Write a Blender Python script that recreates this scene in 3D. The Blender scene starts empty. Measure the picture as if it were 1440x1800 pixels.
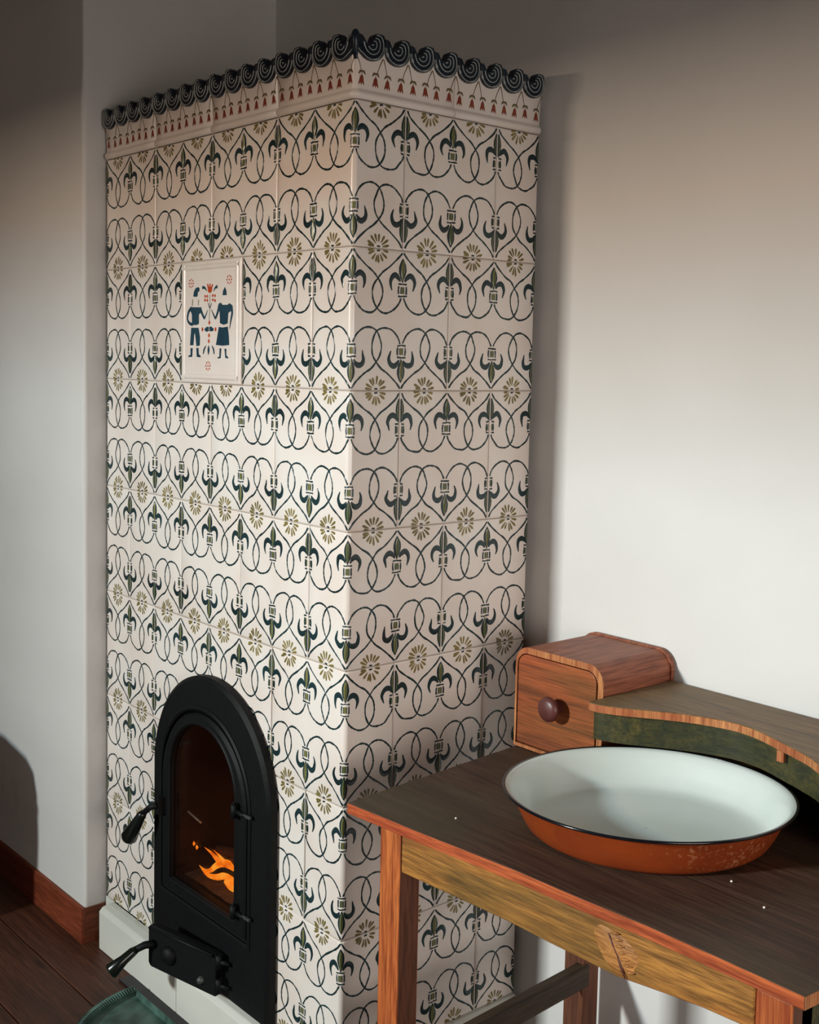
import bpy, bmesh, math, random
from mathutils import Vector, Matrix

# ------------------------------------------------------------------ camera, world, lights, exposure
SC = bpy.context.scene
COL = SC.collection
random.seed(7)

def make_camera():
    az, pt, rl = -0.8698, -0.0843, 0.0201
    f = Vector((math.sin(az)*math.cos(pt), math.cos(az)*math.cos(pt), math.sin(pt)))
    r = Vector((math.cos(az), -math.sin(az), 0)); u = r.cross(f)
    r2 = r*math.cos(rl)+u*math.sin(rl); u2 = -r*math.sin(rl)+u*math.cos(rl)
    cd = bpy.data.cameras.new('camera'); cam = bpy.data.objects.new('camera', cd); COL.objects.link(cam)
    M = Matrix((r2, u2, -f)).transposed().to_4x4(); M.translation = (1.566, -1.2302, 1.3462)
    cam.matrix_world = M
    cd.sensor_fit = 'AUTO'; cd.sensor_width = 36; cd.lens = 36*2093.6/1800
    cd.shift_x = (720-686.8)/1800; cd.shift_y = -(900-812.9)/1800
    cd.clip_start = 0.02
    SC.camera = cam
make_camera()

w = bpy.data.worlds.new('world'); SC.world = w; w.use_nodes = True
w.node_tree.nodes['Background'].inputs[0].default_value = (1.0, 0.56, 0.35, 1)
w.node_tree.nodes['Background'].inputs[1].default_value = 0.068

def area(name, loc, target, sx, sy, power, color, spread):
    ld = bpy.data.lights.new(name, 'AREA'); ld.shape = 'RECTANGLE'; ld.size = sx; ld.size_y = sy
    ld.energy = power; ld.color = color; ld.spread = math.radians(spread)
    o = bpy.data.objects.new(name, ld); COL.objects.link(o); o.location = loc
    o.rotation_euler = (Vector(target)-Vector(loc)).to_track_quat('-Z', 'Y').to_euler()
    return o
# daylight: a patch of bright sky beyond the window; the lintel of wall_front keeps it off the upper walls
area('window_daylight', (-0.60, -4.10, 2.125), (0.60, 0.2, 0.85), 0.34, 0.20, 27.5, (0.80, 1.0, 1.07), 76)
# the sky low over the horizon is warmer
area('window_horizon_light', (-0.60, -4.10, 1.97), (0.60, 0.2, 1.05), 0.34, 0.11, 15.5, (1.0, 0.77, 0.58), 76)
# weak soft fill added at the far right, no window is built there
area('side_fill_light', (3.2, -0.9, 1.15), (0.0, 0.2, 0.75), 1.3, 1.1, 6.2, (1.0, 0.90, 0.83), 64)

SC.view_settings.view_transform = 'Standard'; SC.view_settings.look = 'None'
SC.view_settings.exposure = 0.0; SC.view_settings.gamma = 1.0; SC.view_settings.use_curve_mapping = False

# ------------------------------------------------------------------ helpers
U = 0.11; H = 0.2393; ZJ0 = 7*H+0.10
PI = math.pi

def lin(c):
    return tuple((x/255/12.92 if x/255 <= .04045 else ((x/255+.055)/1.055)**2.4) for x in c)+(1,)

class MB:
    def __init__(s): s.v = []; s.f = []; s.m = []; s.sm = []
    def add(s, vs, fs, mat=0, smooth=False):
        b = len(s.v); s.v += [tuple(v) for v in vs]
        for f in fs: s.f.append([b+i for i in f]); s.m.append(mat); s.sm.append(smooth)
    def box(s, a, b, mat=0):
        x0, y0, z0 = a; x1, y1, z1 = b
        s.add([(x0,y0,z0),(x1,y0,z0),(x1,y1,z0),(x0,y1,z0),(x0,y0,z1),(x1,y0,z1),(x1,y1,z1),(x0,y1,z1)],
              [(3,2,1,0),(4,5,6,7),(0,1,5,4),(1,2,6,5),(2,3,7,6),(3,0,4,7)], mat)
    def prism(s, poly, lo, hi, ax='z', mat=0, smooth_side=False):
        # poly 2D ccw; ax: extrusion axis
        def P(a, b, c):
            return (a, b, c) if ax == 'z' else ((a, c, b) if ax == 'y' else (c, a, b))
        n = len(poly)
        v = [P(x, y, lo) for x, y in poly]+[P(x, y, hi) for x, y in poly]
        s.add(v, [tuple(range(n))[::-1], tuple(range(n, 2*n))], mat)
        b = len(s.v)-2*n
        for i in range(n):
            j = (i+1) % n
            s.f.append([b+i, b+j, b+n+j, b+n+i]); s.m.append(mat); s.sm.append(smooth_side)
    def tube(s, pts, rad, mat=0, n=8, caps=True):
        pts = [Vector(p) for p in pts]
        if not isinstance(rad, (list, tuple)): rad = [rad]*len(pts)
        base = len(s.v); ref = None
        for i, p in enumerate(pts):
            t = (pts[min(i+1, len(pts)-1)]-pts[max(i-1, 0)]).normalized()
            if ref is None:
                ref = t.cross(Vector((0, 0, 1)))
                if ref.length < .05: ref = t.cross(Vector((1, 0, 0)))
            ref = (ref-t*ref.dot(t)).normalized(); b2 = t.cross(ref)
            for k in range(n):
                a = 2*PI*k/n; s.v.append(tuple(p+(ref*math.cos(a)+b2*math.sin(a))*rad[i]))
        for i in range(len(pts)-1):
            for k in range(n):
                k2 = (k+1) % n
                s.f.append([base+i*n+k, base+i*n+k2, base+(i+1)*n+k2, base+(i+1)*n+k]); s.m.append(mat); s.sm.append(True)
        if caps:
            s.f.append([base+k for k in range(n)][::-1]); s.m.append(mat); s.sm.append(False)
            e = base+(len(pts)-1)*n
            s.f.append([e+k for k in range(n)]); s.m.append(mat); s.sm.append(False)
    def lathe(s, prof, c, n=48, mat=0, sx=1, sy=1, rot=0):
        base = len(s.v)
        for r, z in prof:
            for k in range(n):
                a = 2*PI*k/n; x = r*math.cos(a)*sx; y = r*math.sin(a)*sy
                s.v.append((c[0]+x*math.cos(rot)-y*math.sin(rot), c[1]+x*math.sin(rot)+y*math.cos(rot), c[2]+z))
        for i in range(len(prof)-1):
            for k in range(n):
                k2 = (k+1) % n
                s.f.append([base+i*n+k, base+i*n+k2, base+(i+1)*n+k2, base+(i+1)*n+k]); s.m.append(mat); s.sm.append(True)
    def mesh(s, name, mats, fn=None, bevel=0, seg=2, norm=True):
        me = bpy.data.meshes.new(name)
        vs = [fn(*v) for v in s.v] if fn else s.v
        me.from_pydata(vs, [], s.f)
        for m in mats: me.materials.append(m)
        for p, mi, sm in zip(me.polygons, s.m, s.sm): p.material_index = mi; p.use_smooth = sm
        if bevel or norm:
            bm = bmesh.new(); bm.from_mesh(me)
            if bevel:
                bmesh.ops.remove_doubles(bm, verts=bm.verts, dist=1e-6)
                bmesh.ops.bevel(bm, geom=[e for e in bm.edges if len(e.link_faces) == 2 and e.calc_face_angle(0) > .6],
                                offset=bevel, segments=seg, affect='EDGES', profile=.5, clamp_overlap=True)
            if norm: bmesh.ops.recalc_face_normals(bm, faces=bm.faces)
            bm.to_mesh(me); bm.free()
        return me
    def obj(s, name, mats, parent=None, **k):
        if not isinstance(mats, (list, tuple)): mats = [mats]
        return link(name, s.mesh(name, mats, **k), parent)

def link(name, data, parent=None):
    o = bpy.data.objects.new(name, data); COL.objects.link(o)
    if parent: o.parent = parent
    return o
def thing(name, label, cat, loc=(0, 0, 0), group=None):
    o = bpy.data.objects.new(name, None); COL.objects.link(o); o.location = loc; o.empty_display_size = .05
    return tag(o, label, cat, group)
def tag(o, label=None, cat=None, group=None, kind=None):
    if label: o['label'] = label
    if cat: o['category'] = cat
    if group: o['group'] = group
    if kind: o['kind'] = kind
    return o
def rebase(root, loc):
    # put an empty root at its base while the children keep world coordinates in their meshes
    root.location = loc
    for c in root.children: c.location = tuple(a-b for a, b in zip(c.location, loc))

def smooth_pts(P, n=4):
    out = []
    for i in range(len(P)-1):
        p0 = P[max(i-1, 0)]; p1 = P[i]; p2 = P[i+1]; p3 = P[min(i+2, len(P)-1)]
        for k in range(n):
            t = k/n
            out.append(tuple(.5*((2*b)+(-a+c)*t+(2*a-5*b+4*c-d)*t*t+(-a+3*b-3*c+d)*t**3) for a, b, c, d in zip(p0, p1, p2, p3)))
    out.append(tuple(P[-1])); return out

# ------------------------------------------------------------------ materials
def mat(name):
    m = bpy.data.materials.new(name); m.use_nodes = True
    nt = m.node_tree; return m, nt, nt.nodes['Principled BSDF']
def N(nt, t, **kw):
    n = nt.nodes.new(t)
    for k, v in kw.items():
        if k in n.inputs: n.inputs[k].default_value = v
        else: setattr(n, k, v)
    return n
def ramp(nt, fac, stops):
    r = nt.nodes.new('ShaderNodeValToRGB'); e = r.color_ramp.elements
    e[0].position, e[0].color = stops[0]; e[1].position, e[1].color = stops[-1]
    for p, c in stops[1:-1]:
        x = e.new(p); x.color = c
    nt.links.new(fac, r.inputs[0]); return r.outputs[0]
def coords(nt, scale=(1, 1, 1), kind='Object'):
    tc = nt.nodes.new('ShaderNodeTexCoord'); mp = nt.nodes.new('ShaderNodeMapping'); mp.inputs['Scale'].default_value = scale
    nt.links.new(tc.outputs[kind], mp.inputs[0]); return mp.outputs[0]
def mix(nt, fac, a, b, mode='MIX'):
    m = nt.nodes.new('ShaderNodeMix'); m.data_type = 'RGBA'; m.blend_type = mode
    for i, x in ((0, fac), (6, a), (7, b)):
        if hasattr(x, 'links') or isinstance(x, bpy.types.NodeSocket): nt.links.new(x, m.inputs[i])
        else: m.inputs[i].default_value = x
    return m.outputs[2]
def bump(nt, bs, h, strength, dist):
    b = nt.nodes.new('ShaderNodeBump'); b.inputs['Strength'].default_value = strength; b.inputs['Distance'].default_value = dist
    nt.links.new(h, b.inputs['Height']); nt.links.new(b.outputs[0], bs.inputs['Normal'])

def simple(name, c, rough=.5, metal=0, c2=None, scale=30, bstr=0, bdist=.001, coat=0):
    m, nt, bs = mat(name)
    bs.inputs['Roughness'].default_value = rough; bs.inputs['Metallic'].default_value = metal
    bs.inputs['Coat Weight'].default_value = coat
    co = coords(nt); n = N(nt, 'ShaderNodeTexNoise', Scale=scale, Detail=4.0); nt.links.new(co, n.inputs['Vector'])
    out = ramp(nt, n.outputs['Fac'], [(.3, lin(c)), (.7, lin(c2 or c))])
    nt.links.new(out, bs.inputs['Base Color'])
    if bstr: bump(nt, bs, n.outputs['Fac'], bstr, bdist)
    return m

def wood(name, cols, axis='x', grain=60, patch=None, rough=.6, patch_scale=5, knots=True, gcontrast=.5, bstr=.35):
    """grain runs along axis; cols = dark, light; patch = (colour, amount) stain patches"""
    m, nt, bs = mat(name); bs.inputs['Roughness'].default_value = rough
    bs.inputs['Specular IOR Level'].default_value = .35
    sc = {'x': (.055, 1, 1), 'y': (1, .055, 1), 'z': (1, 1, .055)}[axis]
    co = coords(nt, sc)
    warp = N(nt, 'ShaderNodeTexNoise', Scale=9.0, Detail=2.0); nt.links.new(co, warp.inputs['Vector'])
    add = nt.nodes.new('ShaderNodeVectorMath'); add.operation = 'MULTIPLY_ADD'
    nt.links.new(warp.outputs['Color'], add.inputs[0]); add.inputs[1].default_value = (.05, .05, .05); nt.links.new(co, add.inputs[2])
    n = N(nt, 'ShaderNodeTexNoise', Scale=float(grain)*1.7, Detail=6.0, Roughness=.7); nt.links.new(add.outputs[0], n.inputs['Vector'])
    n2 = N(nt, 'ShaderNodeTexNoise', Scale=grain*6.5, Detail=3.0); nt.links.new(add.outputs[0], n2.inputs['Vector'])
    c = ramp(nt, n.outputs['Fac'], [(.5-gcontrast*.3, lin(cols[0])), (.5+gcontrast*.3, lin(cols[1]))])
    fine = ramp(nt, n2.outputs['Fac'], [(.40, (.42, .36, .32, 1)), (.56, (1, 1, 1, 1))])
    c = mix(nt, .6, c, fine, 'MULTIPLY')
    co2 = coords(nt, tuple(max(x, .3) for x in sc))
    if patch:
        for k, (pc, lo, hi) in enumerate(patch):
            pn = N(nt, 'ShaderNodeTexNoise', Scale=float(patch_scale)*(1+.37*k), Detail=3.0)
            off = nt.nodes.new('ShaderNodeVectorMath'); off.operation = 'ADD'; off.inputs[1].default_value = (3.1*k+.7, 1.3*k, 2.2*k)
            nt.links.new(co2, off.inputs[0]); nt.links.new(off.outputs[0], pn.inputs['Vector'])
            fac = ramp(nt, pn.outputs['Fac'], [(lo, (0, 0, 0, 1)), (hi, (1, 1, 1, 1))])
            c = mix(nt, fac, c, mix(nt, .55, lin(pc), c, 'MIX'))
    if knots:
        v = N(nt, 'ShaderNodeTexVoronoi', Scale=7.0); co3 = coords(nt, tuple(max(x, .35) for x in sc)); nt.links.new(co3, v.inputs['Vector'])
        kf = ramp(nt, v.outputs['Distance'], [(.035, (.35, .28, .25, 1)), (.09, (1, 1, 1, 1))])
        c = mix(nt, .8, c, kf, 'MULTIPLY')
    nt.links.new(c, bs.inputs['Base Color'])
    bump(nt, bs, n2.outputs['Fac'], bstr, .0012)
    return m

M = {}
def glaze(name, c1, c2, rough=.2, bs_=.25):
    m, nt, bs = mat(name); bs.inputs['Roughness'].default_value = rough
    bs.inputs['Specular IOR Level'].default_value = .45
    co = coords(nt, kind='Object')
    oi = nt.nodes.new('ShaderNodeObjectInfo')
    sh = nt.nodes.new('ShaderNodeVectorMath'); sh.operation = 'MULTIPLY_ADD'; sh.inputs[1].default_value = (7, 7, 7)
    nt.links.new(oi.outputs['Random'], sh.inputs[0]); nt.links.new(co, sh.inputs[2])
    n = N(nt, 'ShaderNodeTexNoise', Scale=9.0, Detail=3.0); nt.links.new(sh.outputs[0], n.inputs['Vector'])
    nt.links.new(ramp(nt, n.outputs['Fac'], [(.35, lin(c1)), (.65, lin(c2))]), bs.inputs['Base Color'])
    n2 = N(nt, 'ShaderNodeTexNoise', Scale=45.0, Detail=2.0); nt.links.new(sh.outputs[0], n2.inputs['Vector'])
    bump(nt, bs, n2.outputs['Fac'], bs_, .0012)
    return m
M['glaze'] = glaze('white tile glaze', (224, 212, 203), (229, 222, 215), rough=.26)
M['line'] = glaze('dark teal line glaze', (22, 40, 44), (34, 58, 62), rough=.25)
M['leaf'] = glaze('green leaf glaze', (82, 94, 62), (126, 122, 72), rough=.25)
M['petal'] = glaze('olive petal glaze', (98, 88, 46), (134, 120, 70), rough=.3)
M['red'] = glaze('bell flower red glaze', (122, 50, 34), (140, 66, 44), rough=.3)
M['stem'] = glaze('stem brown glaze', (104, 84, 58), (98, 92, 58), rough=.3)
M['scroll'] = glaze('scroll blue glaze', (10, 22, 36), (18, 36, 50), rough=.3)
M['figure'] = glaze('figure blue glaze', (26, 56, 74), (40, 72, 86), rough=.25)
M['orange'] = glaze('tulip orange glaze', (196, 84, 46), (180, 70, 40), rough=.3)
M['scrollwhite'] = glaze('scroll white ridge glaze', (150, 160, 158), (175, 178, 172), rough=.3)
M['grout'] = simple('grout', (150, 138, 124), .9)
M['plinth'] = simple('plinth plaster', (205, 208, 200), .55, c2=(218, 218, 208), scale=6, bstr=.2, bdist=.004)
M['iron'] = simple('cast iron black', (5, 7, 9), .6, c2=(9, 12, 14), scale=60, bstr=.25, bdist=.0008)
M['iron'].node_tree.nodes['Principled BSDF'].inputs['Specular IOR Level'].default_value = .22
M['iron2'] = simple('lighter grey iron', (84, 86, 84), .45, metal=.3, c2=(50, 52, 52), scale=50)
M['glint'] = simple('bright steel', (190, 185, 180), .35, metal=.2)  # pale colour for the imitated handle reflection
M['bakelite'] = simple('black handle', (10, 14, 12), .25, c2=(16, 24, 20), scale=20)
M['soot'] = simple('firebox brick', (62, 38, 32), .9, c2=(40, 26, 24), scale=14)
M['ash'] = simple('grey ash', (58, 50, 46), .95, c2=(92, 82, 74), scale=60, bstr=.8, bdist=.006)
M['log'] = simple('charred log', (34, 22, 18), .9, c2=(80, 40, 22), scale=30, bstr=.6, bdist=.004)
def wallmat():
    m, nt, bs = mat('limewashed plaster'); bs.inputs['Roughness'].default_value = .85
    co = coords(nt); n = N(nt, 'ShaderNodeTexNoise', Scale=1.7, Detail=4.0); nt.links.new(co, n.inputs['Vector'])
    nt.links.new(ramp(nt, n.outputs['Fac'], [(.35, lin((206, 205, 202))), (.65, lin((214, 213, 211)))]), bs.inputs['Base Color'])
    n2 = N(nt, 'ShaderNodeTexNoise', Scale=14.0, Detail=5.0); nt.links.new(co, n2.inputs['Vector'])
    bump(nt, bs, n2.outputs['Fac'], .35, .006)
    return m
M['wall'] = wallmat()
M['ceiling'] = simple('ceiling limewash', (190, 180, 168), .9)
M['floor'] = wood('floor boards', ((66, 38, 27), (96, 58, 40)), 'x', 40, patch=[((46, 28, 22), .45, .7)], rough=.5)
M['base'] = wood('baseboard wood', ((112, 52, 32), (146, 72, 44)), 'x', 50, patch=[((92, 42, 28), .5, .7)], rough=.5)
M['basey'] = wood('baseboard wood return', ((104, 52, 34), (134, 70, 44)), 'y', 50, rough=.5)
M['top'] = wood('weathered dark pine top', ((58, 41, 33), (92, 66, 50)), 'x', 45, patch=[((78, 74, 54), .45, .68), ((44, 30, 26), .5, .7)], rough=.6, patch_scale=7)
M['edge'] = wood('orange pine edge', ((150, 68, 36), (192, 100, 54)), 'x', 40, patch=[((150, 60, 36), .5, .7)], rough=.5, knots=False, gcontrast=.35)
M['apron'] = wood('green stained pine apron', ((112, 74, 30), (176, 122, 54)), 'x', 55, patch=[((40, 50, 20), .42, .53), ((168, 92, 40), .54, .64)], rough=.6, patch_scale=8, knots=True, gcontrast=.5, bstr=.6)
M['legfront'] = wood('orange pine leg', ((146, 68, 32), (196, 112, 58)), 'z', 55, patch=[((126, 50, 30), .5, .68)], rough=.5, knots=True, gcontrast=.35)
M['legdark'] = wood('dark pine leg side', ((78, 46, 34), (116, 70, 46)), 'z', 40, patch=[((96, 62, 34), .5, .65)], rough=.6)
M['rail'] = wood('dark stretcher pine', ((50, 42, 34), (78, 62, 44)), 'y', 40, rough=.6, knots=False)
M['drawer'] = wood('red brown drawer front', ((116, 54, 30), (168, 84, 44)), 'x', 40, patch=[((92, 84, 36), .46, .66), ((96, 48, 30), .5, .7)], rough=.5, patch_scale=6)
M['boxtop'] = wood('box boards', ((120, 66, 48), (160, 96, 68)), 'y', 45, patch=[((110, 92, 52), .5, .7)], rough=.5, patch_scale=5)
M['endgrain'] = wood('pale end grain', ((150, 84, 44), (196, 136, 84)), 'z', 70, patch=[((142, 62, 34), .40, .58)], rough=.6, knots=False, patch_scale=14)
M['shelf'] = wood('shelf board', ((98, 74, 52), (136, 104, 70)), 'x', 45, patch=[((92, 88, 52), .45, .68)], rough=.5, patch_scale=6)
M['green'] = wood('shaded green stained board', ((36, 42, 18), (80, 72, 28)), 'x', 45, patch=[((20, 32, 18), .42, .56), ((118, 86, 34), .52, .64)], rough=.6, knots=False, patch_scale=9)  # stain colours also darkened to hold the shade under the shelf
M['knotwood'] = wood('pale knot wood', ((138, 92, 44), (190, 132, 74)), 'x', 60, rough=.55, knots=False)
M['knob'] = simple('dark knob', (72, 36, 34), .4, c2=(92, 48, 42), scale=25)
M['enamelw'] = simple('white enamel', (196, 208, 203), .22, c2=(206, 214, 210), scale=8)
M['enamelo'] = simple('orange brown enamel', (140, 60, 22), .35, c2=(122, 50, 20), scale=18)
M['enamelb'] = simple('black enamel rim', (14, 16, 22), .15)
M['tray'] = simple('green patina', (14, 44, 38), .4, c2=(84, 118, 108), scale=22, bstr=.3, bdist=.002)
M['sheet'] = simple('dark metal sheet', (26, 22, 30), .4, c2=(34, 30, 36))
M['crumb'] = simple('white crumb', (225, 220, 212), .8)
M['chest'] = wood('dark chest', ((60, 36, 26), (90, 54, 36)), 'y', 40, rough=.5)
def speckle():
    m = M['enamelo']; nt = m.node_tree; bs = nt.nodes['Principled BSDF']
    old = bs.inputs['Base Color'].links[0].from_socket
    co = coords(nt); n = N(nt, 'ShaderNodeTexNoise', Scale=160.0, Detail=3.0); nt.links.new(co, n.inputs['Vector'])
    n2 = N(nt, 'ShaderNodeTexNoise', Scale=9.0, Detail=1.0); nt.links.new(co, n2.inputs['Vector'])
    mul = nt.nodes.new('ShaderNodeMath'); mul.operation = 'MULTIPLY'; nt.links.new(n.outputs['Fac'], mul.inputs[0]); nt.links.new(n2.outputs['Fac'], mul.inputs[1])
    f = ramp(nt, mul.outputs[0], [(.40, (0, 0, 0, 1)), (.54, (.38, .38, .38, 1))])
    nt.links.new(mix(nt, f, old, lin((206, 150, 110))), bs.inputs['Base Color'])
speckle()
def glassmat():
    m = bpy.data.materials.new('smoky stove glass'); m.use_nodes = True; nt = m.node_tree; nt.nodes.clear()
    o = nt.nodes.new('ShaderNodeOutputMaterial'); mx = nt.nodes.new('ShaderNodeMixShader')
    t = nt.nodes.new('ShaderNodeBsdfTransparent'); t.inputs[0].default_value = (.80, .74, .70, 1)
    g = nt.nodes.new('ShaderNodeBsdfGlossy'); g.inputs['Roughness'].default_value = .06
    lw_ = nt.nodes.new('ShaderNodeLayerWeight'); fr = nt.nodes.new('ShaderNodeMapRange'); fr.inputs[3].default_value = .05; fr.inputs[4].default_value = .40
    nt.links.new(lw_.outputs['Facing'], fr.inputs[0])
    nt.links.new(fr.outputs[0], mx.inputs[0]); nt.links.new(t.outputs[0], mx.inputs[1]); nt.links.new(g.outputs[0], mx.inputs[2])
    nt.links.new(mx.outputs[0], o.inputs[0]); return m
M['glass'] = glassmat()
def flamemat():
    m, nt, bs = mat('flame'); co = coords(nt)
    n = N(nt, 'ShaderNodeTexNoise', Scale=38.0, Detail=3.0); nt.links.new(co, n.inputs['Vector'])
    c = ramp(nt, n.outputs['Fac'], [(.30, (.55, .07, .002, 1)), (.48, (1, .22, .008, 1)), (.66, (1, .42, .04, 1))])
    nt.links.new(c, bs.inputs['Emission Color']); bs.inputs['Emission Strength'].default_value = 2.3
    bs.inputs['Base Color'].default_value = (0, 0, 0, 1); return m
M['flame'] = flamemat()

# ------------------------------------------------------------------ setting
XP, YP, YW = -0.890, -0.050, 0.452      # pier side face, pier front face, back wall
def wavy_wall(name, P, du, dv, nu, nv, nrm, amp, seed):
    """plaster sheet with slight waviness and real thickness behind"""
    mb = MB(); P = Vector(P); du = Vector(du); dv = Vector(dv); nrm = Vector(nrm); vs = []
    for j in range(nv+1):
        for i in range(nu+1):
            a, b = i/nu, j/nv
            q = P+du*a+dv*b
            f = min(1, 8*a, 8*(1-a))
            h = amp*f*(math.sin(q.x*5+q.z*3.1+seed)+math.sin(q.y*6.3-q.z*4.7+seed*2)+.6*math.sin(q.z*11+q.x*7+seed))
            vs.append(q+nrm*h)
    fs = [(j*(nu+1)+i, j*(nu+1)+i+1, (j+1)*(nu+1)+i+1, (j+1)*(nu+1)+i) for j in range(nv) for i in range(nu)]
    mb.add(vs, fs, 0, True)
    n0 = len(vs); back = [P-nrm*.12, P+du-nrm*.12, P+du+dv-nrm*.12, P+dv-nrm*.12]
    mb.add(back, [(3, 2, 1, 0)])
    o = mb.obj(name, M['wall'], norm=False); tag(o, kind='structure'); return o
wavy_wall('wall_back', (XP-.15, YW, 0), (3.9, 0, 0), (0, 0, 2.6), 60, 40, (0, -1, 0), .0006, 1)
# pier left of the stove: front and side in one body with a softly rounded, uneven arris
def pier():
    mb = MB(); R = .009; prof = []
    for i in range(16): prof.append((-3.0+i*(XP-R+3.0)/15, YP, 0, -1))
    for k in range(1, 7):
        a = PI/2*k/6; prof.append((XP-R+R*math.sin(a), YP+R-R*math.cos(a), math.sin(a), -math.cos(a)))
    for i in range(1, 9): prof.append((XP, YP+R+i*(YW+.02-YP-R)/8, 1, 0))
    nz = 70; n = len(prof); vs = []
    for j in range(nz+1):
        z = 2.6*j/nz
        for i, (x, y, nx, ny) in enumerate(prof):
            h = .0016*(math.sin(z*9+x*2)+.7*math.sin(z*17+1.3+y*5))+.001*math.sin(z*31)
            if y > 0.02: h *= .3
            vs.append((x+nx*h, y+ny*h, z))
    mb.add(vs, [(j*n+i, j*n+i+1, (j+1)*n+i+1, (j+1)*n+i) for j in range(nz) for i in range(n-1)], 0, True)
    mb.add([(-3, YW+.02, 0), (XP, YW+.02, 0), (XP, YW+.02, 2.6), (-3, YW+.02, 2.6), (-3, YP, 2.6), (XP-.01, YP, 2.6)], [(0, 1, 2, 3), (3, 2, 5, 4)])
    tag(mb.obj('wall_left', M['wall'], norm=False), kind='structure')
pier()
mb = MB(); wy0, wy1 = -2.85, -2.60; wa, wb, wc, wd = -1.15, .55, .90, 1.92
for a, b in (((-3, wy0, 0), (wa, wy1, 2.6)), ((wb, wy0, 0), (3.5, wy1, 2.6)), ((wa, wy0, 0), (wb, wy1, wc)), ((wa, wy0, wd), (wb, wy1, 2.6))): mb.box(a, b)
tag(mb.obj('wall_front', M['wall']), kind='structure')
mb = MB(); mb.box((-3.0, -3.3, 2.6), (3.5, .6, 2.7)); tag(mb.obj('ceiling', M['ceiling']), kind='structure')
mb = MB(); mb.box((-3.0, -3.3, -.06), (3.5, .6, -.0225)); fl = mb.obj('floor', M['sheet']); tag(fl, kind='structure')
# floor planks along x
y = .448; k = 0
widths = [.15, .142, .155, .156, .142, .15, .146, .16, .15, .15, .15, .15, .15, .15, .15, .15, .15, .15, .15, .15, .15, .15, .15, .15]
y = -.155+.140*0
edges = [-.155]
while edges[-1] < .44: edges.append(edges[-1]+.148)
lo = [-.155]
while lo[-1] > -2.4: lo.append(lo[-1]-random.uniform(.14, .16))
edges = sorted(set(lo+edges))
for a, b in zip(edges[:-1], edges[1:]):
    dz = random.uniform(-.0008, .0008); xs = [-2.6, random.uniform(-.2, .6), 2.6] if b < -.2 else [-2.6, 2.6]
    for x0, x1 in zip(xs[:-1], xs[1:]):
        mb = MB(); mb.box((x0+.0012, a+.0013, -.0225), (x1-.0012, min(b, .447)-.0013, -.0002+dz-.0008))
        o = mb.obj('plank', M['floor'], fl, bevel=.0012, seg=1)
# baseboards
mb = MB(); mb.prism([(0, 0), (.008, 0), (.008, .076), (.006, .083), (0, .084)], -2.9, XP+.005, 'x')
me = mb.mesh('baseboard_left', [M['base']], fn=lambda x, y, z: (x, YP-.001-y, z))
tag(link('baseboard_left', me), kind='structure')
# y-return between pier front and plinth
mb = MB(); mb.box((XP+.0008, YP-.0005, 0), (XP+.005, .0, .083)); tag(mb.obj('baseboard_return', M['basey']), kind='structure')
mb = MB(); mb.prism([(0, 0), (.016, 0), (.016, .074), (.011, .083), (0, .084)], 1.2, 3.0, 'x')
tag(link('baseboard_right', mb.mesh('baseboard_right', [M['base']], fn=lambda x, y, z: (x, YW-.003-y, z))), kind='structure')

# ------------------------------------------------------------------ tiled stove
stove = thing('tiled_stove', 'tall white stove of hand-painted tiles with dark lily and scroll pattern in the wall niche', 'stove', (0, 0, 0))
RR = .010
def on_corner(s, z, h):
    """s<0 runs along the front face, s>0 along the right face, round arris between; h = outward"""
    if s <= -RR: return (s, -h, z)
    if s >= RR: return (h, s, z)
    a = (s+RR)/(2*RR)*PI/2
    return (-RR+(RR+h)*math.sin(a), RR-(RR+h)*math.cos(a), z)

def tile_body(mb, s0, s1, z0, z1, h0=-.012, gap=.0007, frame=False):
    s0 += gap; s1 -= gap; z0 += gap; z1 -= gap
    eb = [0, .0006, .0016, .0035]
    ss = [s0+e for e in eb]
    if s0 < 0 < s1:
        x = s0+.02
        while x < -RR-.004: ss.append(x); x += .045
        ss += [-RR+2*RR*k/10 for k in range(11)]
        x = RR+.02
        while x < s1-.01: ss.append(x); x += .045
    else:
        ss += [s0+(s1-s0)*k/6 for k in range(1, 6)]
    ss += [s1-e for e in eb[::-1]]
    zz = [z0+e for e in eb]+[z0+(z1-z0)*k/6 for k in range(1, 6)]+[z1-e for e in eb[::-1]]
    def hh(d): return -.0022*max(0, 1-d/.0035)**2.2
    n = len(ss); vs = []
    for z in zz:
        for s in ss:
            d = min(s-s0, s1-s, z-z0, z1-z)
            vs.append((s, z, hh(max(d, 0))))
    fs = [(j*n+i, j*n+i+1, (j+1)*n+i+1, (j+1)*n+i) for j in range(len(zz)-1) for i in range(n-1)]
    mb.add(vs, fs, 0, True)
    # skirt
    ring = [(s, zz[0]) for s in ss]+[(ss[-1], z) for z in zz[1:]]+[(s, zz[-1]) for s in ss[::-1][1:]]+[(ss[0], z) for z in zz[::-1][1:-1]]
    m = len(ring); vs = [(s, z, hh(0)) for s, z in ring]+[(s, z, h0) for s, z in ring]
    mb.add(vs, [(i, m+i, m+(i+1) % m, (i+1) % m) for i in range(m)], 0, False)

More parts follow.
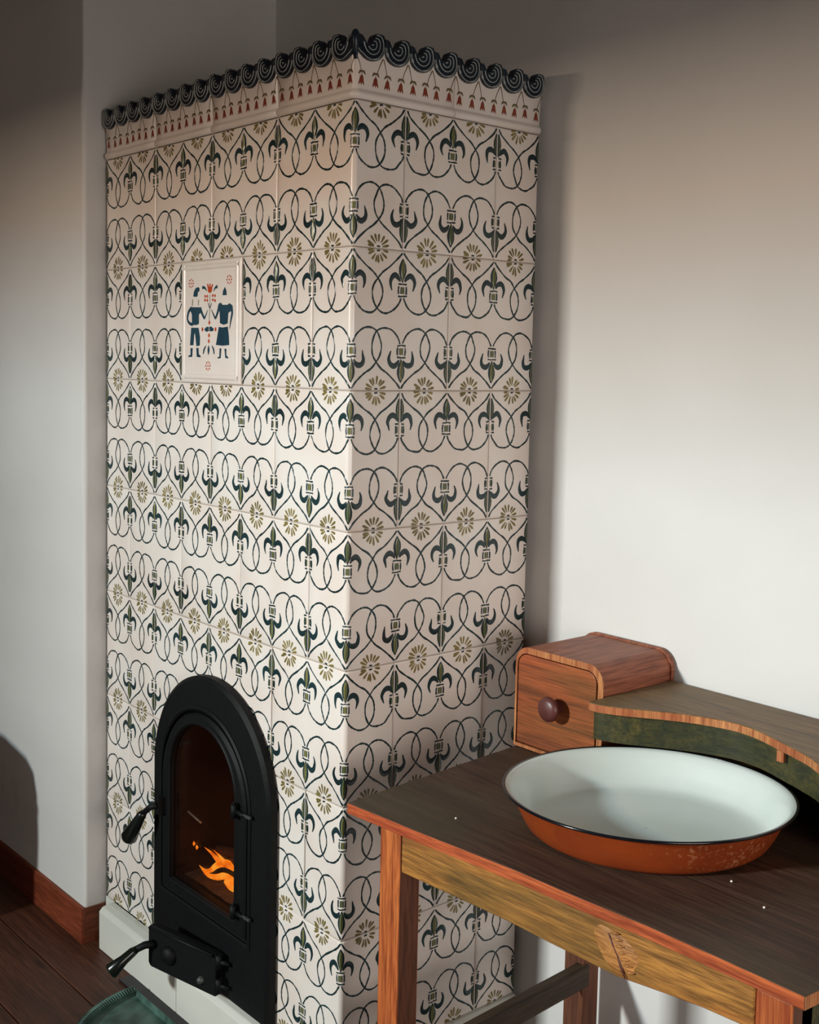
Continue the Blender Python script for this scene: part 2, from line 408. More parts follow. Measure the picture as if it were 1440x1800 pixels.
def ribbon(mb, pts, wid, mt, h=.0009, k=2, cross=3):
    """domed painted stroke in (s,z) plane"""
    n = len(pts); vs = []; c = [-1, 0, 1] if cross == 3 else [-1, -.5, 0, .5, 1]
    for i, p in enumerate(pts):
        a = pts[max(i-1, 0)]; b = pts[min(i+1, n-1)]
        tx, tz = b[0]-a[0], b[1]-a[1]; L = math.hypot(tx, tz) or 1; nx, nz = -tz/L, tx/L
        ww = wid[i] if isinstance(wid, list) else wid
        for q in c: vs.append((p[0]+nx*ww*q, p[1]+nz*ww*q, .00015+h*(1-q*q)))
    m = len(c)
    mb.add(vs, [(i*m+j, (i+1)*m+j, (i+1)*m+j+1, i*m+j+1) for i in range(n-1) for j in range(m-1)], mt, True)

def half_lily(mb, s0, sgn, z0, flip, rnd, clip):
    """strokes of one half lily; s0 axis, sgn +1 right half/-1 left half, z0 = joint line, flip +1: downwards from joint, -1 upwards"""
    j = lambda a: rnd.uniform(-a, a)
    def T(P, jit=.008):
        return [(s0+sgn*max(x+(j(jit) if x > .06 else j(.004)), clip)*U, z0-flip*(y+j(jit*.35))*H) for x, y in P]
    def R(P, w, mt=1, n=4, jit=.008, **k):
        q = smooth_pts(T(P, jit), n)
        if isinstance(w, (list, tuple)):
            ws = [v[0] for v in smooth_pts([(x, 0) for x in w], n)]
        else: ws = [w*(1+.22*math.sin(i*.7+j(2))) for i in range(len(q))]
        ribbon(mb, q, ws, mt, **k)
    lw = .0017
    R([(.012, .018), (.10, .062), (.27, .122), (.40, .158), (.50, .205), (.575, .255), (.598, .315), (.565, .37), (.50, .418), (.41, .444), (.31, .447), (.20, .432), (.11, .40), (.055, .365), (.028, .338)], lw, n=4)
    R([(.045, .218), (.085, .192), (.15, .178), (.215, .192), (.245, .222), (.238, .252), (.215, .285)], [.0016, .0040, .0050, .0044, .0036, .0025, .0011], n=3, h=.0010)
    R([(0, .238), (.09, .240)], .0014, n=2); R([(0, .325), (.09, .323)], .0014, n=2)
    R([(.076, .254), (.082, .28), (.076, .310)], .0017, n=2, jit=.004)
    gx = .046 if clip else .0165
    ribbon(mb, [(s0+sgn*gx*U, z0-flip*.258*H), (s0+sgn*gx*U, z0-flip*.306*H)], .0015 if clip else .0018, 2, h=.0004)
    R([(.034, .258), (.036, .28), (.034, .306)] if not clip else [(.058, .26), (.058, .30)], .0007, n=2, jit=.002)

def leaf_full(mb, s0, z0, flip, rnd):
    P = [(0, .058+.17*t) for t in [0, .1, .22, .36, .5, .64, .78, .9, 1]]
    W = [.0008, .0036, .0066, .0084, .0088, .0076, .0052, .0026, .0008]
    q = [(s0+rnd.uniform(-.0004, .0004), z0-flip*y*H) for _, y in P]
    ribbon(mb, q, W, 1, h=.0010, cross=5)
    ribbon(mb, [(s, z) for s, z in q[1:-1]], [w*.62 for w in W[1:-1]], 2, h=.0020, cross=5)
    ribbon(mb, q[2:-2], .0004, 1, h=.0026)
def leaf_half(mb, s0, sgn, z0, flip, rnd):
    P = [.058+.17*t for t in [0, .15, .32, .5, .68, .85, 1]]; W = [.0012, .0038, .0062, .007, .0056, .0030, .0012]
    q = [(s0+sgn*(.0022+w/2), z0-flip*y*H) for y, w in zip(P, W)]
    ribbon(mb, q, [w/2+.0006 for w in W], 1, h=.0009)
    ribbon(mb, q[1:-1], [w/2*.55 for w in W[1:-1]], 2, h=.0016)
def flower_half(mb, s0, z0, flip, rnd):
    for a in (12, 36, 60, 84, 108, 132, 156, 172):
        a = math.radians(a+rnd.uniform(-5, 5)); r0 = rnd.uniform(.0085, .0105); r1 = rnd.uniform(.0215, .026)
        if abs(math.sin(a)) < .3: r1 -= .002
        pts = [(s0+math.cos(a)*r, z0-flip*(.0012+math.sin(a)*r)) for r in (r0, r0*.6+r1*.4, r0*.25+r1*.75, r1)]
        ribbon(mb, pts, [.0009, .0019, .0025, .0013], 3, h=.0005)
    ribbon(mb, [(s0-.003, z0-flip*.0038), (s0+.0035, z0-flip*.0032)], [.0014, .0016], 1, h=.0005)

def cell_strokes(mb, i, ztop, zbot, left_edge, right_edge, rnd, top=True, bot=True):
    """pattern of the unit [i,i+1]; edges tell whether the unit side is a tile joint"""
    for (z0, flip, on) in ((ztop, 1, top), (zbot, -1, bot)):
        if not on: continue
        half_lily(mb, i*U, 1, z0, flip, rnd, .032 if left_edge else 0)
        half_lily(mb, (i+1)*U, -1, z0, flip, rnd, .032 if right_edge else 0)
        if left_edge: leaf_half(mb, i*U, 1, z0, flip, rnd)
        if right_edge: leaf_half(mb, (i+1)*U, -1, z0, flip, rnd)
        else: leaf_full(mb, (i+1)*U, z0, flip, rnd)
        flower_half(mb, (i+.5)*U, z0, flip, rnd)

TM = [M['glaze'], M['line'], M['leaf'], M['petal']]
def tile_mesh(c0, c1, seed, fn, bounds=None):
    rnd = random.Random(seed); mb = MB()
    tile_body(mb, c0*U, c1*U, -H, 0)
    for c in range(c0, c1): cell_strokes(mb, c, 0, -H, c == c0, c == c1-1, rnd)
    return mb.mesh('tile', TM, fn=fn, norm=False)
flat_front = lambda s, z, h: (s, -h, z)
flat_side = lambda s, z, h: (h, s, z)
VAR = 4
front2 = [tile_mesh(0, 2, 10+k, flat_front) for k in range(VAR)]
front1 = [tile_mesh(0, 1, 20+k, flat_front) for k in range(2)]
side2 = [tile_mesh(0, 2, 30+k, flat_side) for k in range(VAR)]
side1 = [tile_mesh(0, 1, 40+k, flat_side) for k in range(2)]
cornA = [tile_mesh(-2, 1, 50+k, on_corner) for k in range(2)]
cornB = [tile_mesh(-1, 2, 60+k, on_corner) for k in range(2)]

OPX0, OPX1, OPZ0, OPZ1 = -.560, -.272, .262, .640       # opening behind the cast iron frame
def cut_tile(u0, u1, row):
    """front tile (u from corner leftwards) notched for the fire opening"""
    x0, x1 = -u1*U+.0007, -u0*U-.0007; z1 = ZJ0-row*H; z0 = z1-H; z0 += .0007; z1 -= .0007
    mb = MB(); rnd = random.Random(row*7+u0)
    a0, a1, b0, b1 = max(x0, OPX0), min(x1, OPX1), max(z0, OPZ0), min(z1, OPZ1)
    def bx(p, q, r, s):
        if q-p > .001 and s-r > .001: mb.box((p, r, -.012), (q, s, 0))
    if a0 >= a1 or b0 >= b1: bx(x0, x1, z0, z1)
    else:
        bx(x0, a0, z0, z1); bx(a1, x1, z0, z1); bx(a0, a1, z0, b0); bx(a0, a1, b1, z1)
    # strokes that stay clear of the opening and of the tile limits
    sm = MB()
    for c in range(-u1, -u0): cell_strokes(sm, c, z1, z0, c == -u1, c == -u0-1, rnd)
    keep = [f for f in range(len(sm.f)) if all(not (a0-.004 < sm.v[i][0] < a1+.004 and b0-.004 < sm.v[i][1] < b1+.004) for i in sm.f[f])]
    used = {}; vs = []; 
    for f in keep:
        ids = []
        for i in sm.f[f]:
            if i not in used: used[i] = len(vs); vs.append(sm.v[i])
            ids.append(used[i])
        mb.f.append([i+len(mb.v) for i in ids]); mb.m.append(sm.m[f]); mb.sm.append(True)
    mb.v += vs
    me = mb.mesh('tile', TM, fn=flat_front, norm=False)
    o = link('tile', me, stove)
    return o

def put_tile(me, loc):
    o = link('tile', me, stove); o.location = loc
    o.location = (loc[0]+0, loc[1]+0, loc[2]); return o
for r in range(7):
    zt = ZJ0-r*H
    even = r % 2 == 0
    if even:
        put_tile(cornA[(r//2) % 2], (0, 0, zt))
        spans = [(2, 4), (4, 6), (6, 8)]
        put_tile(side2[r % VAR], (0, 1*U, zt)); put_tile(side1[r % 2], (0, 3*U, zt))
    else:
        put_tile(cornB[(r//2) % 2], (0, 0, zt))
        spans = [(1, 3), (3, 5), (5, 7), (7, 8)]
        put_tile(side2[(r+1) % VAR], (0, 2*U, zt))
    for k, (a, b) in enumerate(spans):
        if r == 1 and a == 3: continue                   # picture tile
        z0, z1 = zt-H, zt
        if z0 < OPZ1 and z1 > OPZ0 and -b*U < OPX1 and -a*U > OPX0: cut_tile(a, b, r)
        else:
            me = front1[r % 2] if b-a == 1 else front2[(k+r*2) % VAR]
            d = random.uniform(-.0004, .0004)
            put_tile(me, (-b*U, d, zt))

# picture tile
def picture_tile():
    mb = MB(); x0, x1 = -5*U, -3*U; z1 = ZJ0-H; z0 = z1-H
    tile_body(mb, 0, 2*U, -H, 0)
    # raised rounded frame
    w_, d = 2*U, .013
    e_ = .0045
    for (a, b) in (((d-e_, -d), (w_-d+e_, -d)), ((w_-d, -d+e_), (w_-d, -H+d-e_)), ((w_-d+e_, -H+d), (d-e_, -H+d)), ((d, -H+d-e_), (d, -d+e_))):
        n = 10; ribbon(mb, [(a[0]+(b[0]-a[0])*k/n, a[1]+(b[1]-a[1])*k/n) for k in range(n+1)], .0055, 0, h=.0030, cross=5)
    def Q(px, py):
        top = 152-(px-85)*.055; bot = 1640+(px-85)*.055
        return ((px-85)/775*w_, -(py-top)/(bot-top)*H)
    def poly(pts, mt, h=.0008):
        q = [Q(*p) for p in pts]; b = len(mb.v)
        mb.add([(s, z, h) for s, z in q], [tuple(range(len(q)))], mt)
        mb.add([(s, z, h) for s, z in q]+[(s, z, -.0005) for s, z in q], [(i, len(q)+i, len(q)+(i+1) % len(q), (i+1) % len(q)) for i in range(len(q))], mt)
    def line(pts, wpx, mt, n=3):
        q = smooth_pts([Q(*p) for p in pts], n)
        ws = [v[0]*.000284 for v in smooth_pts([(x, 0) for x in wpx], n)] if isinstance(wpx, (list, tuple)) else wpx*.000284
        ribbon(mb, q, ws, mt, h=.0008)
    B, O, G = 1, 2, 3
    # man
    poly([(255, 578), (262, 520), (285, 475), (318, 462), (335, 478), (333, 510), (312, 530), (310, 565), (300, 582)], B)
    line([(244, 610), (240, 690)], 5, G, 1); line([(323, 618), (322, 690)], 5, G, 1)
    poly([(228, 708), (350, 712), (352, 780), (328, 800), (330, 915), (300, 930), (240, 928), (238, 800), (222, 760)], B)
    line([(232, 715), (192, 760), (175, 830), (182, 880), (212, 912), (250, 925)], [13, 12, 11, 10, 11, 10], B)
    line([(345, 720), (368, 785), (398, 850)], [13, 12, 10], B); line([(398, 855), (420, 810), (443, 750)], [9, 6, 3], B)
    poly([(230, 962), (325, 965), (345, 1080), (343, 1185), (300, 1192), (290, 1100), (280, 1035), (268, 1040), (258, 1180), (214, 1180), (222, 1060)], B)
    poly([(222, 1215), (248, 1215), (242, 1325), (196, 1325), (192, 1308), (222, 1300)], B)
    poly([(300, 1215), (326, 1215), (330, 1290), (356, 1318), (352, 1332), (306, 1325)], B)
    # woman
    poly([(662, 472), (680, 520), (684, 572), (635, 572), (640, 520)], B)
    poly([(590, 670), (612, 662), (632, 690), (700, 690), (720, 672), (745, 690), (752, 760), (706, 790), (698, 920), (650, 935), (605, 915), (600, 780), (578, 720)], B)
    line([(592, 690), (575, 770), (545, 855)], [14, 12, 9], B); line([(545, 860), (520, 810), (492, 745)], [9, 7, 3], B)
    line([(742, 700), (752, 790), (738, 880), (722, 985)], [13, 12, 9, 3], B)
    poly([(590, 960), (640, 968), (700, 958), (715, 1080), (720, 1185), (640, 1192), (556, 1182), (575, 1060)], B)
    poly([(602, 1225), (622, 1225), (614, 1345), (580, 1350), (578, 1335), (600, 1325)], B)
    poly([(664, 1230), (684, 1230), (686, 1310), (710, 1338), (706, 1350), (676, 1345)], B)
    # tulip, leaves, flowers, stem
    for a, b in (((438, 430), (458, 500)), ((455, 470), (466, 515)), ((470, 425), (470, 515)), ((486, 470), (476, 515)), ((505, 430), (484, 500))): line([a, b], [7, 12], O, 1)
    poly([(445, 490), (498, 490), (492, 530), (470, 540), (450, 528)], O)
    line([(430, 515), (405, 475), (372, 470)], [3, 8, 12], B); line([(518, 520), (540, 475), (568, 465)], [3, 8, 12], B)
    for (x, y) in ((410, 580), (438, 580), (408, 628), (438, 630), (508, 572), (536, 575), (510, 625), (538, 635)): line([(x-8, y-10), (x, y), (x+6, y+12)], [6, 12, 6], O, 1)
    line([(474, 560), (470, 740), (464, 890)], 2.2, G); line([(448, 665), (470, 730)], 4, B, 1); line([(494, 665), (472, 730)], 4, B, 1)
    for (x, y) in ((466, 905), (376, 985), (546, 988), (463, 1062), (460, 1132)): line([(x, y-26), (x, y), (x, y+26)], [4, 13, 4], O, 2)
    poly([(402, 985), (435, 955), (458, 955), (458, 1010), (425, 1016)], B); poly([(468, 955), (490, 952), (524, 980), (515, 1010), (470, 1012)], B)
    line([(425, 1190), (400, 1235), (390, 1290)], [3, 9, 6], B); line([(458, 1185), (458, 1240), (456, 1300)], [3, 14, 4], B); line([(500, 1190), (522, 1235), (530, 1295)], [3, 9, 6], B)
    for (cx, cy) in ((224, 415), (714, 382), (452, 1438)):
        for k in range(8):
            a = k*PI/4; line([(cx+22*math.cos(a), cy+40*math.sin(a)), (cx+33*math.cos(a), cy+58*math.sin(a))], 6, O, 1)
        line([(cx, cy-14), (cx, cy+14)], 6, O, 1)
    me = mb.mesh('picture_tile', [M['glaze'], M['figure'], M['orange'], M['stem']], fn=flat_front, norm=False)
    o = link('picture_tile', me, stove); o.location = (x0, -.003, z1)
    o['label'] = 'plain tile painted with a blue folk couple around a red tulip'
picture_tile()

# cornice pieces
def scroll(mb, sa, away, z):
    """volute between sa and sa+away*.055; the squared ear is on the far side from the corner"""
    W_ = .0545
    def S(t, zz): return (sa+away*(t*W_+.0003), z+zz)
    out = [(0.0, .1015), (.08, .1015), (.14, .096), (.22, .0895), (.34, .0880), (.44, .090), (.50, .097), (.56, .1035), (.66, .107), (.86, .1075), (.96, .106), (1.0, .101), (1.0, .088)]
    for k in range(1, 12):
        a = PI*k/12; out.append((.5+.5*math.cos(a), .088-.026*math.sin(a)**.85))
    out.append((0, .088))
    pts = [S(*p) for p in out]
    if away < 0: pts = pts[::-1]
    n = len(pts); cx, cz = S(.5, .085)
    # pillow-shaped thick body: outline rear, front rim, centre
    inn = [(cx+(s-cx)*.88, cz+(q-cz)*.88) for s, q in pts]
    vs = [(s, q, -.004) for s, q in pts]+[(s, q, .0085) for s, q in pts]+[(s, q, .0105) for s, q in inn]
    fs = [tuple(range(n))[::-1]]
    for i in range(n):
        j = (i+1) % n; fs.append((i, j, n+j, n+i)); fs.append((n+i, n+j, 2*n+j, 2*n+i))
    fs.append(tuple(range(2*n, 3*n)))
    mb.add(vs, fs, 1)
    # spiral ridge
    def top(x):
        T_ = out[:12]
        for (xa, za), (xb, zb) in zip(T_[:-1], T_[1:]):
            if xa <= x <= xb: return za+(zb-za)*(x-xa)/(xb-xa)
        return .1
    turns = 3.15; N_ = 76; runs = [[]]
    for k in range(N_+1):
        t = k/N_; a = -PI/2+t*turns*2*PI; r = 1-t*.95
        x = .5+.44*r*math.cos(a); zz = .089+(.0245 if math.sin(a) < 0 else .0165)*r*math.sin(a)
        if math.cos(a) > 0 and math.sin(a) > 0: e_ = min(math.cos(a), math.sin(a))*1.35*r; x += .035*e_; zz += .0045*e_
        if x < .56 and zz > top(x)-.0020:
            if runs[-1]: runs.append([])
            continue
        runs[-1].append(S(x, min(zz, .1055)))
    for P in runs:
        if len(P) < 3: continue
        b0 = len(mb.v); ribbon(mb, P, .0008, 2, h=.0014)
        for i in range(b0, len(mb.v)):
            s, q, h = mb.v[i]; mb.v[i] = (s, q, h+.0102)
    # outer second ridge following the lower rim
    Q_ = [S(.5+.475*math.cos(a), .0875-.0235*abs(math.sin(a))**.85) for a in [PI*k/16 for k in range(17)]]
    b0 = len(mb.v); ribbon(mb, Q_, .0006, 2, h=.0012)
    for i in range(b0, len(mb.v)):
        s, q, h = mb.v[i]; mb.v[i] = (s, q, h+.0095)

def bell(mb, s, z, rnd):
    s += rnd.uniform(-.0010, .0010); z += rnd.uniform(-.0015, .0015); q = rnd.uniform(-.0012, .0012)
    ribbon(mb, [(s-.0072, z+.0135), (s-.004, z+.0178), (s, z+.0188), (s+.004, z+.0178), (s+.0072, z+.0135)], [.0008, .0022, .0012, .0022, .0008], 4, h=.0005)
    ribbon(mb, [(s, z+.0188), (s, z+.0125)], .0006, 4, h=.0004)
    ribbon(mb, [(s, z+.0122), (s+q*.3, z+.009), (s+q*.6, z+.004), (s+q, z-.0005)], [.0014, .0036, .0046, .0058], 3, h=.0006)
    for e in (-.0048, 0, .0048): ribbon(mb, [(s+q+e*.8, z+.0010), (s+q+e*1.2, z-.0038)], [.0019, .0005], 3, h=.0005)

def cornice_h(z):       # outward position of the cornice surface over height
    if z < .003: return .0005+.0035*math.sin(z/.003*PI/2)
    if z < .012: return .004+.0018*math.sin((z-.003)/.009*PI)
    if z < .016: return .004-.0035*(z-.012)/.004
    t = (z-.016)/(.085-.016); return .0005+.005*t*t
def cornice(c0, c1, fn, seed):
    mb = MB(); rnd = random.Random(seed)
    s0, s1 = c0*U+.0006, c1*U-.0006
    zz = [0, .001, .002, .003, .005, .0075, .010, .012, .0135, .0148, .016, .018, .024, .032, .042, .052, .062, .072, .080, .086]
    ss = [s0, s0+.0015]
    if c0 < 0 < c1: ss += [s0+(-RR-s0)*k/4 for k in range(1, 4)]+[-RR+2*RR*k/10 for k in range(11)]+[RR+(s1-RR)*k/4 for k in range(1, 4)]
    else: ss += [s0+(s1-s0)*k/6 for k in range(1, 6)]
    ss += [s1-.0015, s1]; n = len(ss)
    vs = [(s, z, cornice_h(z)-(.0015 if (i in (0, n-1)) else 0)) for z in zz for i, s in enumerate(ss)]
    fs = [(j*n+i, j*n+i+1, (j+1)*n+i+1, (j+1)*n+i) for j in range(len(zz)-1) for i in range(n-1)]
    mb.add(vs, fs, 0, True)
    back = [(s, .086, -.014) for s in ss]; b = len(vs)-n
    mb.add([(s, .086, cornice_h(.086)) for s in ss]+back, [(i, i+1, n+i+1, n+i) for i in range(n-1)], 0)
    for e in (0, n-1):
        q = [(ss[e], z, cornice_h(z)-.0015) for z in zz]+[(ss[e], .086, -.014), (ss[e], 0, -.014)]
        mb.add(q, [tuple(range(len(q))) if e == 0 else tuple(range(len(q)))[::-1]], 0)
    st = MB()
    for k in range(c0*2, c1*2+1):
        s = k*U/2
        if k == c0*2: sides = (1,)
        elif k == c1*2: sides = (-1,)
        else: sides = (-1, 1)
        for q in sides:
            e = s+q*.0008
            ribbon(st, [(e, .070), (e+q*.006, .056), (e+q*.0105, .043)], [.0011, .0007, .0007], 4, h=.0004)
            bell(st, s+q*.0130, .0265, rnd)
    for v in range(len(st.v)):
        s, z, h = st.v[v]; st.v[v] = (s, z, h+cornice_h(z)+.0002)
    mb.add(st.v, []); off = len(mb.v)-len(st.v)
    for f, m_, sm in zip(st.f, st.m, st.sm): mb.f.append([off+i for i in f]); mb.m.append(m_); mb.sm.append(sm)
    for k in range(c0*2, c1*2):
        if k >= 0: scroll(mb, k*U/2, 1, 0)
        else: scroll(mb, (k+1)*U/2, -1, 0)
    return mb.mesh('cornice_tile', [M['glaze'], M['scroll'], M['scrollwhite'], M['red'], M['stem']], fn=fn, norm=False)
o = link('cornice_tile', cornice(-2, 2, on_corner, 1), stove); o.location = (0, 0, ZJ0)
for k in range(3):
    o = link('cornice_tile', cornice(0, 2, flat_front if False else (lambda s, z, h: (-s, -h, z)), 2+k), stove); o.location = (-(2+2*k)*U, 0, ZJ0)
    bm = bmesh.new(); bm.from_mesh(o.data); bmesh.ops.reverse_faces(bm, faces=bm.faces); bm.to_mesh(o.data); bm.free()
o = link('cornice_tile', cornice(0, 2, flat_side, 9), stove); o.location = (0, 2*U, ZJ0)
# finial bar at the arris
mb = MB(); mb.tube([(.002, -.002, ZJ0+.062), (.005, -.005, ZJ0+.072), (.007, -.007, ZJ0+.088), (.008, -.008, ZJ0+.101), (.008, -.008, ZJ0+.106)], [.003, .005, .0062, .0066, .0035], n=10)
o = mb.obj('corner_finial', M['scroll'], stove); o['label'] = 'dark blue upright ridge at the corner of the crest'

# core (grout shows in the joints), with the firebox cavity, and closing slab
mb = MB(); g = .0035; CX0 = -8*U; CY1 = 4*U
def cbox(a, b): mb.box(a, b)
cbox((CX0, g, .10), (OPX0, CY1, ZJ0+.05)); cbox((OPX1, g, .10), (-g, CY1, ZJ0+.05))
cbox((OPX0, g, .10), (OPX1, CY1, OPZ0)); cbox((OPX0, g, OPZ1), (OPX1, CY1, ZJ0+.05))
cbox((OPX0, .33, OPZ0), (OPX1, CY1, OPZ1))
mb.obj('stove_core', M['grout'], stove)
mb = MB(); e = .0012
mb.box((OPX0, .325, OPZ0), (OPX1, .33, OPZ1)); mb.box((OPX0, g, OPZ0), (OPX0+.004, .325, OPZ1)); mb.box((OPX1-.004, g, OPZ0), (OPX1, .325, OPZ1))
mb.box((OPX0+.004, g, OPZ1-.004), (OPX1-.004, .325, OPZ1)); mb.box((OPX0+.004, g, OPZ0), (OPX1-.004, .325, OPZ0+.004))
mb.obj('firebox_lining', M['soot'], stove)
# plinth blocks (joints at intervals)
xs = [-.846, -.50, -.22, .012]
mb = MB(); mb.box((XP+.006, .0005, 0), (-.70, .10, .0995)); mb.obj('plinth_block', M['plinth'], stove)
for k, (a, b) in enumerate(zip(xs[:-1], xs[1:])):
    mb = MB(); mb.prism([(-.0365, 0), (.10, 0), (.10, .0995), (-.012, .0995), (-.028, .0965), (-.0365, .088)], a+.0008, b-.0008, 'x')
    mb.obj('plinth_block', M['plinth'], stove, bevel=.002, seg=2)
for a, b in ((.101, .27), (.271, .44)):
    mb = MB(); mb.prism([(.012, 0), (.012, .095), (.004, .0995), (-.10, .0995), (-.10, 0)], a, b, 'y'); mb.obj('plinth_block', M['plinth'], stove, bevel=.0015, seg=1)

# ------------------------------------------------------------------ cast iron door
def arch(x0, x1, z0, ztop, n=18, rise=None):
    cx = (x0+x1)/2; R = (x1-x0)/2; rise = rise or R; zs = ztop-rise
    p = [(x0, z0), (x1, z0)]
    for k in range(n+1):
        a = PI*k/n; p.append((cx+R*math.cos(a), zs+rise*math.sin(a)))
    return p
def arch_ring(mb, O, I, y0, y1, mat=0, bev=.004):
    """frame between outer arch O and inner arch I (same point count), y0 back, y1 front (more negative), bevelled rim"""
    n = len(O); c = lambda P, q: [(x, q, z) for x, z in P]
    def inset(P, d):
        cx = sum(p[0] for p in P)/n; cz = (min(p[1] for p in P)+max(p[1] for p in P))/2
        return [(x-(d if x > cx+1e-4 else (-d if x < cx-1e-4 else 0))*min(1, abs(x-cx)*12), z-(d if z > cz else -d)*min(1, abs(z-cz)*6)) for x, z in P]
    Oi = inset(O, bev); Ii = inset(I, -bev)
    vs = c(O, y0)+c(O, y1+bev)+c(Oi, y1)+c(Ii, y1)+c(I, y1+bev)+c(I, y0)
    fs = []
    for L in range(5):
        for i in range(n):
            j = (i+1) % n; fs.append((L*n+i, L*n+j, (L+1)*n+j, (L+1)*n+i))
    for i in range(n):
        j = (i+1) % n; fs.append((5*n+i, 5*n+j, j, i))
    mb.add(vs, fs, mat)
# main frame plate
mb = MB(); O = arch(-.620, -.190, .100, .722, 48); I = arch(-.576, -.258, .245, .648, 48)
arch_ring(mb, O, I, -.0035, -.024, bev=.006)
frame = mb.obj('door_frame', M['iron'], stove); frame['label'] = 'black cast iron arched door surround'
mb = MB(); arch_ring(mb, arch(-.588, -.246, .232, .662, 48), arch(-.580, -.254, .241, .652, 48), -.020, -.029, bev=.003); mb.obj('moulding', M['iron'], frame)
# fire door
mb = MB(); arch_ring(mb, arch(-.574, -.260, .247, .646, 48), arch(-.5390, -.2940, .275, .624, 48), -.006, -.0300, bev=.005)
arch_ring(mb, arch(-.547, -.286, .267, .632, 48), arch(-.5395, -.2935, .2745, .6245, 48), -.028, -.0325, bev=.002)
fd = mb.obj('fire_door', M['iron'], stove); fd['label'] = 'black iron fire door with arched smoky glass'
mb = MB(); P = arch(-.5395, -.2935, .2745, .6245, 48); mb.prism([(x, z) for x, z in P], -.0225, -.0185, 'y'); mb.obj('glass_pane', M['glass'], fd)
for z in (.497, .300):
    mb = MB(); mb.tube([(-.281, -.040, z-.012), (-.281, -.040, z+.014)], .0065, n=10); mb.tube([(-.281, -.036, z), (-.262, -.034, z-.003), (-.240, -.028, z-.002)], [.005, .0045, .003], n=8)
    mb.tube([(-.281, -.040, z+.014), (-.281, -.040, z+.019)], [.004, .001], n=8)
    o = mb.obj('hinge', M['iron'], fd); 
    mb = MB(); mb.box((-.262, -.0355, z-.005), (-.236, -.029, z+.001)); mb.obj('hinge', M['iron2'], fd, bevel=.0015)  # lighter iron puts the hinge's grey highlights into the colour
# upper handle: arm then tapered grip pointing down left
mb = MB(); mb.box((-.572, -.046, .405), (-.556, -.030, .44)); mb.tube([(-.562, -.044, .425), (-.582, -.052, .415), (-.600, -.060, .397)], [.007, .0065, .006], n=10)
ha = mb.obj('handle', M['iron'], fd)
mb = MB(); mb.tube([(-.596, -.058, .401), (-.601, -.060, .396), (-.615, -.066, .372), (-.634, -.072, .340), (-.637, -.073, .335)], [.0068, .0095, .0125, .0178, .0150], n=14)
mb.obj('handle_grip', M['bakelite'], fd)
# bright bar added behind the glass to imitate the handle's reflection
mb = MB(); mb.tube([(-.495, -.012, .424), (-.446, -.012, .416)], .0022, n=8); mb.obj('handle_glint', M['glint'], fd)
# ash door, ajar, hinge on its right
ash = thing('ash_door', None, None); ash.parent = stove; ash.location = (-.345, -.030, .0)
ang = math.radians(-15)
def adoor(mb, name, mt, par, **k):
    o = mb.obj(name, mt, par, **k); return o
mb = MB(); mb.prism([(-.185, .125), (-.178, .118), (0, .112), (0, .198), (-.178, .206), (-.185, .200)], -.018, 0, 'y')
bpy.data.objects.remove(ash)
ash = mb.obj('ash_door', M['iron'], stove, bevel=.003)
ash.location = (-.335, -.030, 0); ash.rotation_euler = (0, 0, -ang)
ash['label'] = 'small black ash door standing ajar'
mb = MB(); mb.tube([(-.178, -.021, .2015), (-.09, -.021, .199), (-.004, -.021, .196)], .0035, n=8); mb.obj('moulding', M['iron'], ash)
mb = MB(); mb.lathe([(0, .012), (.012, .011), (.018, .006), (.019, 0)], (0, 0, 0), 20)
o = mb.obj('air_knob', M['iron'], ash); o.rotation_euler = (PI/2, 0, 0); o.location = (-.125, -.018, .158)
mb = MB(); mb.lathe([(0, .008), (.006, .007), (.008, 0)], (0, 0, 0), 14)
o = mb.obj('screw', M['iron2'], ash); o.rotation_euler = (PI/2, 0, 0); o.location = (-.038, -.018, .135)
for z in (.183, .135):
    mb = MB(); mb.tube([(.004, -.012, z-.014), (.004, -.012, z+.014)], .0075, n=10); mb.tube([(.004, -.012, z), (.026, -.006, z-.002)], [.006, .004], n=8); mb.obj('hinge', M['iron'], ash)
# lower handle at the free end
mb = MB(); mb.tube([(-.165, -.018, .170), (-.180, -.032, .168), (-.192, -.052, .160)], [.008, .0075, .0065], n=10); mb.obj('handle', M['iron'], ash)
mb = MB(); mb.tube([(-.188, -.045, .163), (-.193, -.052, .158), (-.202, -.068, .145), (-.214, -.089, .127), (-.2155, -.0915, .125)], [.0070, .0095, .0105, .0160, .0135], n=14); mb.obj('handle_grip', M['bakelite'], ash)
mb = MB(); mb.lathe([(0, .003), (.003, .002), (.004, 0)], (0, 0, 0), 10); o = mb.obj('rivet', M['iron2'], ash); o.location = (-.2165, -.0925, .127); o.rotation_euler = (PI/2, 0, .5)

# fire: ash bed, logs, flames
mb = MB(); nn = 16; vs = []
for j in range(nn+1):
    for i in range(nn+1):
        x = OPX0+.005+(OPX1-OPX0-.01)*i/nn; yy = .006+.315*j/nn
        vs.append((x, yy, OPZ0+.0045+.004+.004*math.sin(i*.9+j*.4)*math.sin(j*.5)+.004*random.random()))
mb.add(vs, [(j*(nn+1)+i, j*(nn+1)+i+1, (j+1)*(nn+1)+i+1, (j+1)*(nn+1)+i) for j in range(nn) for i in range(nn)], 0, True)
o = mb.obj('ash_bed', M['ash'], stove); tag(o, kind='stuff')
def logobj(a, b, r, label):
    mb = MB(); a = Vector(a); b = Vector(b); P = [a+(b-a)*t/6 for t in range(7)]
    mb.tube([p+Vector((0, 0, random.uniform(-.003, .003))) for p in P], [r*random.uniform(.85, 1.1) for _ in P], n=9)
    return tag(mb.obj('log', M['log']), label, 'firewood')
logobj((-.530, .085, .297), (-.37, .11, .297), .013, 'charred log lying across the ash, behind stove glass')
